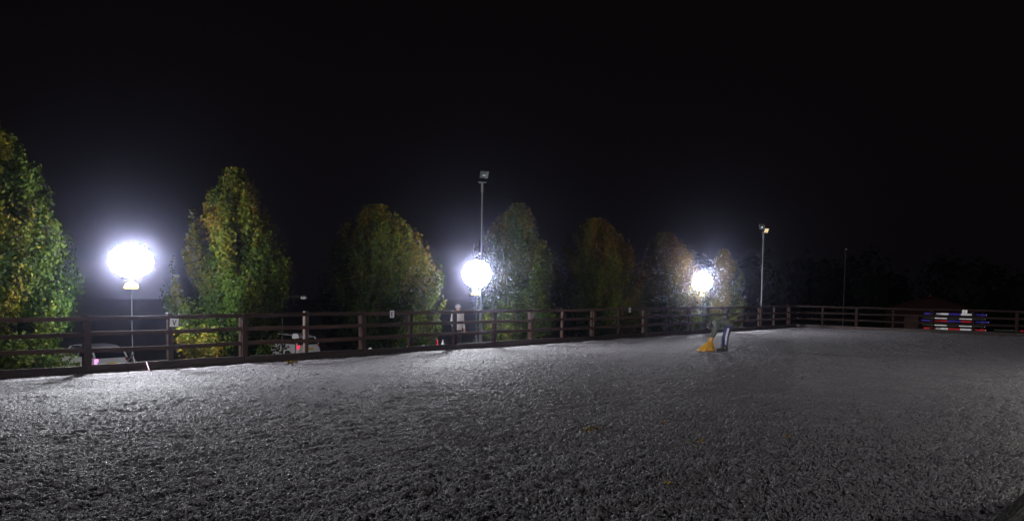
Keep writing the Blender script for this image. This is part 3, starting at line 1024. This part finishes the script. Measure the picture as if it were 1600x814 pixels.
def bending_person():
    """bent forwards at the hips, facing local -x, hand on the sack"""
    mb = MB()
    for s in (-1, 1):
        ax = 0.05 if s < 0 else -0.06            # feet slightly staggered
        hip, knee, ank = (0.15, 0.095 * s, 0.90), (0.045 + ax * 0.4, 0.105 * s, 0.49), (ax + 0.02, 0.105 * s, 0.10)
        mb.capsule(hip, knee, 0.112, 0.082)
        mb.capsule(knee, ank, 0.082, 0.058)
        mb.capsule((ank[0] + 0.02, ank[1], 0.055), (ank[0] - 0.17, ank[1] * 1.1, 0.035), 0.05, 0.036)
        mb.capsule(ank, (ank[0] + 0.02, ank[1], 0.055), 0.056, 0.05)
    mb.blob((0.17, 0, 0.93), (0.165, 0.185, 0.165))
    mb.blob((0.04, 0, 1.0), (0.19, 0.185, 0.165), rot=Matrix.Rotation(R(18), 3, 'Y'))
    mb.blob((-0.13, 0, 1.015), (0.20, 0.205, 0.165))
    mb.blob((-0.27, 0, 0.975), (0.155, 0.215, 0.155), rot=Matrix.Rotation(R(-18), 3, 'Y'))
    mb.capsule((-0.32, 0, 0.99), (-0.42, 0, 0.93), 0.062, 0.058)
    mb.blob((-0.475, 0, 0.885), (0.10, 0.078, 0.118), rot=Matrix.Rotation(R(35), 3, 'Y'))
    mb.capsule((-0.545, 0, 0.86), (-0.575, 0, 0.835), 0.014, 0.017, 7)       # nose
    for s in (-1, 1):
        mb.blob((-0.455, 0.08 * s, 0.90), (0.02, 0.012, 0.03), 8, 5)          # ears
    arms = {-1: ((-0.27, -0.185, 0.98), (-0.30, -0.225, 0.70), (-0.40, -0.07, 0.45)), 1: ((-0.27, 0.185, 0.98), (-0.33, 0.20, 0.70), (-0.47, 0.07, 0.47))}
    for s, (a, b, c) in arms.items():
        mb.capsule(a, b, 0.085, 0.066)
        mb.capsule(b, c, 0.066, 0.046)
        mb.capsule((-0.2, 0.12 * s, 1.02), a, 0.085, 0.072)
        d = Vector(c) - Vector(b)
        hand(mb, c, d + Vector((0, 0, -0.1)), (-1, 0.2 * s, 0.1), curl=0.9)

    def cl(c):
        if c.z < 0.20:
            return 3
        if c.x < -0.30 and c.z < 0.475:
            return 2
        if c.x < -0.41 and c.z > 0.72:
            return 2
        if c.z < 0.80 and c.x > -0.2:
            return 1
        if c.z < 0.90 and c.x > 0.02:
            return 1
        return 0
    me = body_mesh(mb, 0.0095, cl, 'body')
    root = empty('person', (7.50, 29.15, 0.015), R(-8), 'person in dark jacket bending over with an amber sack', 'person')
    link('body', me, [M['olive'], M['navy'], M['skin'], M['boot']], root)
    # hair
    hm = MB()
    hm.blob((-0.472, 0, 0.898), (0.118, 0.098, 0.126), rot=Matrix.Rotation(R(35), 3, 'Y'))
    hm.build('hair', M['hair'], root, smooth=True)
    # white stripe down the outside of each trouser leg
    for s in (-1, 1):
        ax = 0.05 if s < 0 else -0.06
        hip, knee, ank = Vector((0.13, 0.095 * s, 0.82)), Vector((0.045 + ax * 0.4, 0.105 * s, 0.49)), Vector((ax + 0.02, 0.105 * s, 0.24))
        pts = [(hip, 0.108), (hip.lerp(knee, 0.5), 0.096), (knee, 0.083), (knee.lerp(ank, 0.6), 0.070), (ank, 0.065)]
        vs, fs = [], []
        for p, r_ in pts:
            for dx in (-0.034, 0.034):
                yy = math.sqrt(max(r_ ** 2 - dx ** 2, 0)) + 0.008
                vs.append((p.x + dx - 0.01, p.y + s * yy, p.z))
                vs.append((p.x + dx - 0.01, p.y + s * (yy - 0.01), p.z))
        for i in range(len(pts) - 1):
            b = i * 4
            fs += [(b, b + 2, b + 6, b + 4), (b + 1, b + 5, b + 7, b + 3), (b, b + 4, b + 5, b + 1), (b + 2, b + 3, b + 7, b + 6)]
        MB().add(vs, fs).build('stripe', M['stripe'], root)


bending_person()


def standing_person():
    """hip length pale coat, knitted cap, facing local -y, arms hanging and slightly bent"""
    mb = MB()
    for s in (-1, 1):
        mb.capsule((0.09 * s, 0, 0.86), (0.095 * s, -0.01, 0.47), 0.085, 0.060)
        mb.capsule((0.095 * s, -0.01, 0.47), (0.10 * s, 0.02, 0.09), 0.060, 0.044)
        mb.capsule((0.10 * s, 0.03, 0.05), (0.115 * s, -0.14, 0.035), 0.045, 0.034)
    mb.blob((0, 0, 0.88), (0.185, 0.135, 0.16))
    mb.blob((0, 0.0, 1.05), (0.185, 0.13, 0.20))
    mb.blob((0, 0.0, 1.26), (0.20, 0.125, 0.16))
    mb.capsule((0, 0.005, 1.36), (0, -0.01, 1.46), 0.062, 0.055)
    mb.blob((0, -0.02, 1.555), (0.078, 0.098, 0.118))
    mb.capsule((0, -0.108, 1.565), (0, -0.126, 1.535), 0.012, 0.016, 7)
    mb.capsule((-0.025, -0.105, 1.495), (0.025, -0.105, 1.495), 0.010, 0.010, 7)
    for s in (-1, 1):
        mb.blob((0.08 * s, -0.01, 1.55), (0.012, 0.02, 0.03), 8, 5)
        mb.capsule((0.10 * s, 0, 1.33), (0.195 * s, 0.0, 1.31), 0.075, 0.070)
        mb.capsule((0.195 * s, 0, 1.31), (0.245 * s, 0.03, 1.04), 0.064, 0.052)
        mb.capsule((0.245 * s, 0.03, 1.04), (0.215 * s, -0.10, 0.84), 0.050, 0.038)
        hand(mb, (0.213 * s, -0.11, 0.82), (-0.05 * s, -0.25, -1), (0.1 * s, -1, 0), curl=0.5)

    def cl(c):
        if c.z < 0.12:
            return 3
        if abs(c.x) > 0.14 and c.z < 0.825:
            return 2
        if c.z < 0.77:
            return 1
        if c.z > 1.43:
            return 2
        return 0
    me = body_mesh(mb, 0.0095, cl, 'body')
    b = at(11.04, -0.95)
    root = empty('person', b, R(38), 'person in pale coat and cap standing behind the fence', 'person')
    root.scale = (1.0, 1.0, (1.545 - b.z) / 1.69)
    link('body', me, [M['white_coat'], M['dark_trousers'], M['skin'], M['boot']], root)
    c = MB()
    c.lathe([(0.089, 0.0), (0.096, 0.012), (0.093, 0.045), (0.080, 0.085), (0.045, 0.115), (0.012, 0.122)], 16, (0, -0.015, 1.565), 1.18)
    c.build('cap', M['grey_cap'], root, smooth=True)
    for s in (-1, 1):
        MB().blob((0.03 * s, -0.108, 1.56), (0.011, 0.006, 0.008), 8, 5).build('eye', M['black'], root)


standing_person()


# ------------------------------------------------------------------ amber sack
def sack_mat():
    m = mat('amber_plastic', (0.68, 0.36, 0.025), 0.32, 0.2, 9, 0.6, 22, alt=(0.82, 0.52, 0.07))
    nt = m.node_tree
    b = nt.nodes['Principled BSDF']
    tr = nt.nodes.new('ShaderNodeBsdfTranslucent')
    tr.inputs[0].default_value = (0.75, 0.40, 0.03, 1)
    mx = nt.nodes.new('ShaderNodeMixShader')
    mx.inputs[0].default_value = 0.45
    nt.links.new(b.outputs[0], mx.inputs[1])
    nt.links.new(tr.outputs[0], mx.inputs[2])
    nt.links.new(mx.outputs[0], nt.nodes['Material Output'].inputs[0])
    return m


def sack():
    rng = random.Random(5)
    root = empty('sack', (6.95, 29.10, 0.01), R(-8), 'amber plastic sack hanging from the bending person’s hand'.replace('’', "'"), 'sack')
    n, rows = 26, 12
    vs, fs = [], []
    for j in range(rows + 1):
        t = j / rows
        z = 0.40 * (1 - t) ** 0.9
        cx = 0.09 - 0.20 * t
        rx = 0.022 + 0.27 * t ** 0.85 - (0.03 if j == rows else 0)
        ry = 0.020 + 0.17 * t ** 0.9
        for k in range(n):
            a = 2 * math.pi * k / n
            w_ = 1 + (0.16 * math.sin(7 * a + 1.0) + 0.08 * math.sin(11 * a + 3 * t)) * (0.4 + 0.6 * t) + rng.uniform(-.03, .03)
            vs.append((cx + rx * w_ * math.cos(a), ry * w_ * math.sin(a), max(z + 0.02 * math.sin(3 * a + 5 * t) * t, 0.004)))
    for j in range(rows):
        for k in range(n):
            a0, a1 = j * n + k, j * n + (k + 1) % n
            fs.append((a0, a0 + n, a1 + n, a1))
    fs.append(tuple(range(n)))
    fs.append(tuple(range(rows * n, rows * n + n))[::-1])
    MB().add(vs, fs).build('bag', sack_mat(), root, smooth=True)
    # gathered neck and a pale lip lying on the ground
    MB().lathe([(0.02, 0.36), (0.028, 0.40), (0.022, 0.43), (0.045, 0.47), (0.03, 0.48)], 14, (0.09, 0, 0)).build('neck', M['yellow'], root)
    MB().add([(-0.36, -0.10, 0.03), (-0.44, -0.02, 0.045), (-0.40, 0.10, 0.03), (-0.27, 0.08, 0.06), (-0.26, -0.10, 0.06), (-0.35, 0, 0.008)],
             [(0, 1, 2, 3, 4), (0, 5, 1), (1, 5, 2), (2, 5, 3), (3, 5, 4), (4, 5, 0)]).build('lip', M['white_plate'], root)


sack()


# ------------------------------------------------------------------ parked cars down the bank
def hatchback():
    root = bpy.data.objects.new('parked_car', None)
    COL.objects.link(root)
    # forward is +x; stations: x, half width, sill z, belt z
    st = [(-2.0, 0.70, 0.42, 0.78), (-1.93, 0.80, 0.33, 0.93), (-1.6, 0.86, 0.28, 0.97), (-0.8, 0.88, 0.24, 0.96), (0.3, 0.88, 0.24, 0.93),
          (1.0, 0.87, 0.25, 0.90), (1.6, 0.83, 0.28, 0.80), (1.95, 0.74, 0.34, 0.68), (2.05, 0.60, 0.42, 0.60)]
    mb = MB()
    vs, fs = [], []
    m = 8
    for (x, hw, z0, z1) in st:
        for (ky, kz) in ((-0.9, 0), (-1.0, 0.25), (-1.0, 0.65), (-0.93, 1.0), (0.93, 1.0), (1.0, 0.65), (1.0, 0.25), (0.9, 0)):
            vs.append((x, ky * hw, z0 + (z1 - z0) * kz))
    for i in range(len(st) - 1):
        for k in range(m):
            a0, a1 = i * m + k, i * m + (k + 1) % m
            fs.append((a0, a0 + m, a1 + m, a1))
    fs.append(tuple(range(m)))
    fs.append(tuple(range((len(st) - 1) * m, len(st) * m))[::-1])
    mb.add(vs, fs)
    body = mb.build('body', M['white_car'], root)
    # glasshouse
    gh = [(-1.88, 0.72, 0.94, 0.70, 0.96), (-1.55, 0.76, 0.95, 0.60, 1.36), (-1.2, 0.78, 0.95, 0.60, 1.44), (-0.2, 0.78, 0.94, 0.60, 1.47), (0.45, 0.77, 0.92, 0.57, 1.40),
          (1.15, 0.72, 0.89, 0.70, 0.91)]
    vs, fs = [], []
    for (x, hb, zb, ht, zt) in gh:
        vs += [(x, -hb, zb), (x, -ht, zt), (x, ht, zt), (x, hb, zb)]
    for i in range(len(gh) - 1):
        for k in range(4):
            a0, a1 = i * 4 + k, i * 4 + (k + 1) % 4
            fs.append((a0, a0 + 4, a1 + 4, a1))
    fs += [(0, 1, 2, 3), (20, 23, 22, 21)]
    MB().add(vs, fs).build('window_glass', M['glass_dark'], root)
    vs, fs = [], []
    for (x, hw, z) in ((-1.62, 0.60, 1.34), (-1.2, 0.61, 1.455), (-0.2, 0.61, 1.485), (0.42, 0.58, 1.42)):
        vs += [(x, -hw, z), (x, hw, z), (x, hw, z - 0.035), (x, -hw, z - 0.035)]
    for i in range(3):
        for k in range(4):
            a0, a1 = i * 4 + k, i * 4 + (k + 1) % 4
            fs.append((a0, a0 + 4, a1 + 4, a1))
    fs += [(0, 1, 2, 3), (12, 15, 14, 13)]
    MB().add(vs, fs).build('roof', M['white_car'], root)
    for s in (-1, 1):
        MB().tube([(-1.87, 0.715 * s, 0.95), (-1.55, 0.68 * s, 1.34)], 0.045, 6).build('pillar', M['white_car'], root)
        MB().tube([(0.45, 0.64 * s, 1.38), (1.15, 0.74 * s, 0.90)], 0.04, 6).build('pillar', M['white_car'], root)
        MB().tube([(-0.45, 0.79 * s, 0.95), (-0.45, 0.63 * s, 1.42)], 0.04, 6).build('pillar', M['darkmetal'], root)
        MB().box((-1.945, 0.69 * s, 0.80), (0.09, 0.17, 0.26), bev=0.02).build('tail_light', M['tail'] if s > 0 else M['tail_dim'], root)
        MB().box((2.0, 0.58 * s, 0.62), (0.10, 0.22, 0.10), bev=0.02).build('headlight', M['white_plate'], root)
        MB().box((0.72, 0.95 * s, 0.98), (0.12, 0.16, 0.11), bev=0.02).build('door_mirror', M['white_car'], root)
        for x in (-1.25, 1.28):
            wl = MB().tube([(x, 0.70 * s, 0.31), (x, 0.885 * s, 0.31)], 0.31, 20).build('wheel', M['tyre'], root)
            MB().tube([(x, 0.887 * s, 0.31), (x, 0.897 * s, 0.31)], 0.20, 14).build('hub_cap', M['galv'], wl)
    MB().box((-2.0, 0, 0.46), (0.10, 1.45, 0.20), bev=0.03).build('rear_bumper', M['white_car'], root)
    MB().box((-2.015, 0, 0.70), (0.02, 0.50, 0.11)).build('number_plate', M['yellow'], root)
    return root


car = hatchback()
car.location = (-19.35, 37.75, -2.14)
car.rotation_euler = (0, 0, math.atan2(0.6, -0.8))
tag(car, 'white car down the bank below the left lamp, pink reflection in its tail light put in as glow', 'car', 'white cars parked down the bank')
car2 = copy_tree(car)
car2.location = (-12.75, 46.7, -2.05)
car2.rotation_euler = (0, 0, math.atan2(0.62, -0.78))
car2['label'] = 'white car with a red tail light, seen past the pale topped post'
for c in car.children:
    if c.name.startswith('tail_light') and c.data.materials[0] == M['tail']:
        c.data = c.data.copy()
        c.data.materials.clear()
        c.data.materials.append(M['tail_hot'])

# ------------------------------------------------------------------ small things behind the fence
sg = empty('sign_board', (-11.05, 42.0, -2.1), R(15), 'small blank white board above the roof of the car with the red tail light', 'sign')
MB().add([(-0.17, -0.012, 1.54), (0.17, -0.012, 1.54), (0.12, -0.012, 1.78), (-0.12, -0.012, 1.78), (-0.17, 0.012, 1.54), (0.17, 0.012, 1.54), (0.12, 0.012, 1.78), (-0.12, 0.012, 1.78)],
         [(0, 1, 2, 3), (5, 4, 7, 6), (0, 4, 5, 1), (3, 2, 6, 7), (0, 3, 7, 4), (1, 5, 6, 2)]).build('board', M['white_plate'], sg)
MB().tube([(0, 0.03, -0.1), (0, 0.03, 1.6)], 0.025, 8).build('stake', M['darkmetal'], sg)

ln = empty('path_lantern', (-11.15, 40.0, -2.1), 0, 'small unlit lantern on an arm beside the second tree', 'lantern')
MB().tube([(0, 0, -0.1), (0, 0, 3.62)], 0.035, 8).build('pole', M['darkmetal'], ln)
MB().tube([(0, 0, 3.62), (0.12, 0, 3.68), (0.90, 0, 3.68)], 0.016, 6).build('arm', M['galv'], ln)
MB().lathe([(0.05, -0.12), (0.13, -0.09), (0.15, -0.04), (0.13, 0.0)], 14, (1.02, 0, 3.68)).build('bowl', M['white_plate'], ln)
MB().lathe([(0.16, 0.02), (0.14, 0.07), (0.05, 0.10)], 14, (1.02, 0, 3.68)).build('lamp_hood', M['galv'], ln)

b = at(10.55, -1.5)
mk = empty('marker_stake', b, ROT, 'made-up dark stake behind the fence, its two red lights standing in for a car tail light', 'marker')  # added stake, its red lights replace another car's tail light
MB().box((0, 0, 0.24), (0.06, 0.05, 0.6), bev=0.005).build('stake', M['black'], mk)
for z in (0.36, 0.47):
    MB().tube([(0, -0.026, z), (0, -0.045, z)], 0.026, 10).build('red_light', M['tail'], mk)

MB_ = MB().tube([(0, 0, 0), (0.0, 0.0, 0.245)], 0.011, 8)
stk = MB_.build('marker_stick', M['reflective_stick'], None, W(-0.62, 0.15, 0.02), (R(14), R(-24), ROT))
tag(stk, 'bright white stick leaning on the kickboard under the left lamp', 'stick')

rs = random.Random(9)
for (s, v, sz, lab) in ((4.9, -0.30, 0.075, 'pale stone just above the kickboard, nearest the second car'), (5.15, -0.28, 0.06, 'smaller pale stone beside the one near the second car'),
                        (6.55, -0.3, 0.085, 'pale stone left of the E plate, low behind the kickboard'), (8.15, -0.3, 0.10, 'pale stone under the broad yellowing tree'),
                        (8.75, -0.26, 0.10, 'upright pale stone by the post right of the E plate')):
    mb = MB()
    mb.blob((0, 0, sz * 0.6), (sz * rs.uniform(.8, 1.2), sz * 0.8, sz * rs.uniform(.7, 1.2)), 10, 6)
    mb.v = [(x * rs.uniform(.85, 1.15), y * rs.uniform(.85, 1.15), z * rs.uniform(.9, 1.12)) for x, y, z in mb.v]
    p = at(s, v)
    p.z += 0.0
    tag(mb.build('pale_stone', M['stone'], None, p, (0, 0, rs.uniform(0, 3))), lab, 'stone', 'pale stones behind the kickboard')
bt = empty('bottle', at(9.55, -0.16), 0, 'white bottle standing just behind the kickboard, left of the pale coated person', 'bottle')
MB().lathe([(0.045, 0.0), (0.05, 0.02), (0.05, 0.17), (0.02, 0.23), (0.02, 0.26)], 12).build('bottle_body', M['white_plate'], bt, smooth=True)
MB().lathe([(0.024, 0.255), (0.024, 0.29)], 10).build('cap', M['white_plate'], bt)


# ------------------------------------------------------------------ shed beyond the far fence
def shed():
    base = W(55.2, 3.9, -1.35)
    root = empty('shed', base, ROT - math.pi / 2, 'dim reddish shed with a low pitched roof beyond the far fence', 'shed')
    hw, dp, ez, rz_ = 3.1, 4.2, 2.35, 3.30
    mb = MB()
    mb.box((0, 0, ez / 2), (2 * hw - 0.3, dp, ez))
    mb.add([(-hw + .15, -dp / 2, ez), (hw - .15, -dp / 2, ez), (0, -dp / 2, rz_ - 0.08), (-hw + .15, dp / 2, ez), (hw - .15, dp / 2, ez), (0, dp / 2, rz_ - 0.08)],
           [(0, 1, 2), (5, 4, 3), (0, 2, 5, 3), (1, 4, 5, 2)])
    mb.build('wall', M['shed_wall'], root)
    rf = None
    for s in (-1, 1):
        n = 9
        me = None
        for i in range(n):
            t0, t1 = i / n, (i + 1) / n + 0.012
            x0, z0 = s * (hw + 0.1) * (1 - t0), (ez - 0.06) + (rz_ - ez + 0.1) * t0
            x1, z1 = s * (hw + 0.1) * (1 - t1), (ez - 0.06) + (rz_ - ez + 0.1) * t1
            d = 0.03
            if rf is None:
                rf = MB().tube([(0, -dp / 2 - 0.2, rz_ + 0.07), (0, dp / 2 + 0.2, rz_ + 0.07)], 0.09, 8).build('roof', M['shed_roof'], root)
            q = [(x0, -dp / 2 - 0.15, z0 + d), (x0, dp / 2 + 0.15, z0 + d), (x1, dp / 2 + 0.15, z1), (x1, -dp / 2 - 0.15, z1)]
            q += [(a, b_, c - 0.03) for a, b_, c in q]
            MB().add(q, [(0, 1, 2, 3), (7, 6, 5, 4), (0, 4, 5, 1), (1, 5, 6, 2), (2, 6, 7, 3), (3, 7, 4, 0)]).build('tile_course', M['shed_roof'], rf)
    dr = MB().box((-1.2, -dp / 2 - 0.02, 1.0), (0.95, 0.05, 2.0), bev=0.01).build('door', M['wood'], root)
    MB().box((-0.85, -dp / 2 - 0.06, 1.0), (0.03, 0.04, 0.14)).build('handle', M['galv'], dr)
    wd_ = MB().box((1.2, -dp / 2 - 0.015, 1.45), (1.0, 0.04, 0.7)).build('window', M['glass_dark'], root)
    MB().box((1.2, -dp / 2 - 0.04, 1.06), (1.12, 0.08, 0.06)).build('sill', M['wood'], wd_)


shed()


# ------------------------------------------------------------------ fallen leaves
M['litter'] = leaf_mat('fallen_leaves', [(0.0, (0.06, 0.035, 0.012)), (0.4, (0.16, 0.10, 0.02)), (0.7, (0.28, 0.20, 0.03)), (1.0, (0.30, 0.14, 0.025))])


def litter():
    rng = np.random.default_rng(8)
    P, Z = [], []
    # drifts along the outside of the kickboard
    for (s0, s1, k, pile) in ((-3.6, -1.2, 900, 0.12), (-0.3, 2.6, 800, 0.10), (2.6, 9.5, 500, 0.05), (11, 16, 260, 0.05), (16, 38, 700, 0.04)):
        s = rng.uniform(s0, s1, k)
        v = -0.08 - np.abs(rng.normal(0, 0.22, k))
        z = outside_z(s, v) + rng.uniform(0, pile, k) * np.exp(-(-v) / 0.3) * (0.4 + vnoise(s * 2.2, s * 0, 5)) * 1.5 + 0.01
        P.append(np.stack([s, v, z], 1))
    # thin scatter on the bank
    s = rng.uniform(-6, 38, 2600)
    v = -rng.uniform(0.5, 4.5, 2600)
    P.append(np.stack([s, v, outside_z(s, v) + 0.03], 1))
    # single leaves blown on to the arena
    s = rng.uniform(-4, 36, 150)
    v = 18 * rng.uniform(0, 1, 150) ** 2.2 + 0.1
    P.append(np.stack([s, v, relief(s, v) + 0.012], 1))
    A = np.concatenate(P)
    X = np.stack([V0[0] + DX * A[:, 0] + NX * A[:, 1], V0[1] + DY * A[:, 0] + NY * A[:, 1], A[:, 2]], 1)
    n = len(X)
    nn = rng.normal(size=(n, 3)) * 0.55 + np.array((0, 0, 1))
    nn /= np.linalg.norm(nn, axis=1, keepdims=True)
    me = leaves_mesh('fallen_leaves', X, nn, rng.uniform(0.045, 0.085, n), rng.uniform(0, 1, n), rng, 0.7)
    tag(link('fallen_leaves', me, M['litter']), 'yellow and brown fallen leaves drifted along the fence', 'leaves', kind='stuff')


litter()


def leaf_clump(s, v, k, spread, label, seed, size=0.075):
    rng = np.random.default_rng(seed)
    q = rng.normal(size=(k, 2)) * spread
    rs_ = relief(s + q[:, 0], v + q[:, 1])
    z0 = float(relief(np.array([s]), np.array([v]))[0])
    P = np.stack([q[:, 0], -q[:, 1], rs_ - z0 + 0.012 + rng.uniform(0, 0.03, k)], 1)
    nn = rng.normal(size=(k, 3)) * 0.5 + np.array((0, 0, 1))
    nn /= np.linalg.norm(nn, axis=1, keepdims=True)
    me = leaves_mesh('leaf_clump', P, nn, rng.uniform(0.7, 1.2, k) * size, rng.uniform(0.2, 0.9, k), rng, 0.7)
    o = link('leaf_clump', me, M['litter'], None, W(s, v, z0), (0, 0, ROT))
    tag(o, label, 'leaves', 'clumps of leaves lying on the arena', kind='stuff')


leaf_clump(0.21, 12.63, 16, 0.09, 'brown leaf clump near the middle of the grey surface', 1)
leaf_clump(0.37, 14.31, 7, 0.05, 'pale yellow leaves halfway down, right of the brown clump', 2)
leaf_clump(-2.03, 15.32, 5, 0.035, 'orange leaves closest to the bottom edge', 3)
leaf_clump(1.66, 15.1, 5, 0.04, 'rightmost small yellow leaf clump on the arena', 4)
leaf_clump(3.2, 0.45, 40, 0.10, 'orange leaf heap at the foot of the kickboard', 5, 0.085)


# ------------------------------------------------------------------ damp night air
def haze():
    mb = MB()
    mb.box((0, 0, 3.4), (700, 700, 14.0))
    m = bpy.data.materials.new('night_haze')
    m.use_nodes = True
    nt = m.node_tree
    for n in list(nt.nodes):
        nt.nodes.remove(n)
    pv = nt.nodes.new('ShaderNodeVolumePrincipled')
    pv.inputs['Color'].default_value = (0.66, 0.68, 1.0, 1)
    pv.inputs['Density'].default_value = HAZE_DENSITY
    pv.inputs['Anisotropy'].default_value = 0.98
    o = nt.nodes.new('ShaderNodeOutputMaterial')
    nt.links.new(pv.outputs[0], o.inputs['Volume'])
    h = mb.build('haze', m)
    tag(h, 'thin damp night air glowing round the lamps', 'haze', kind='stuff')


haze()
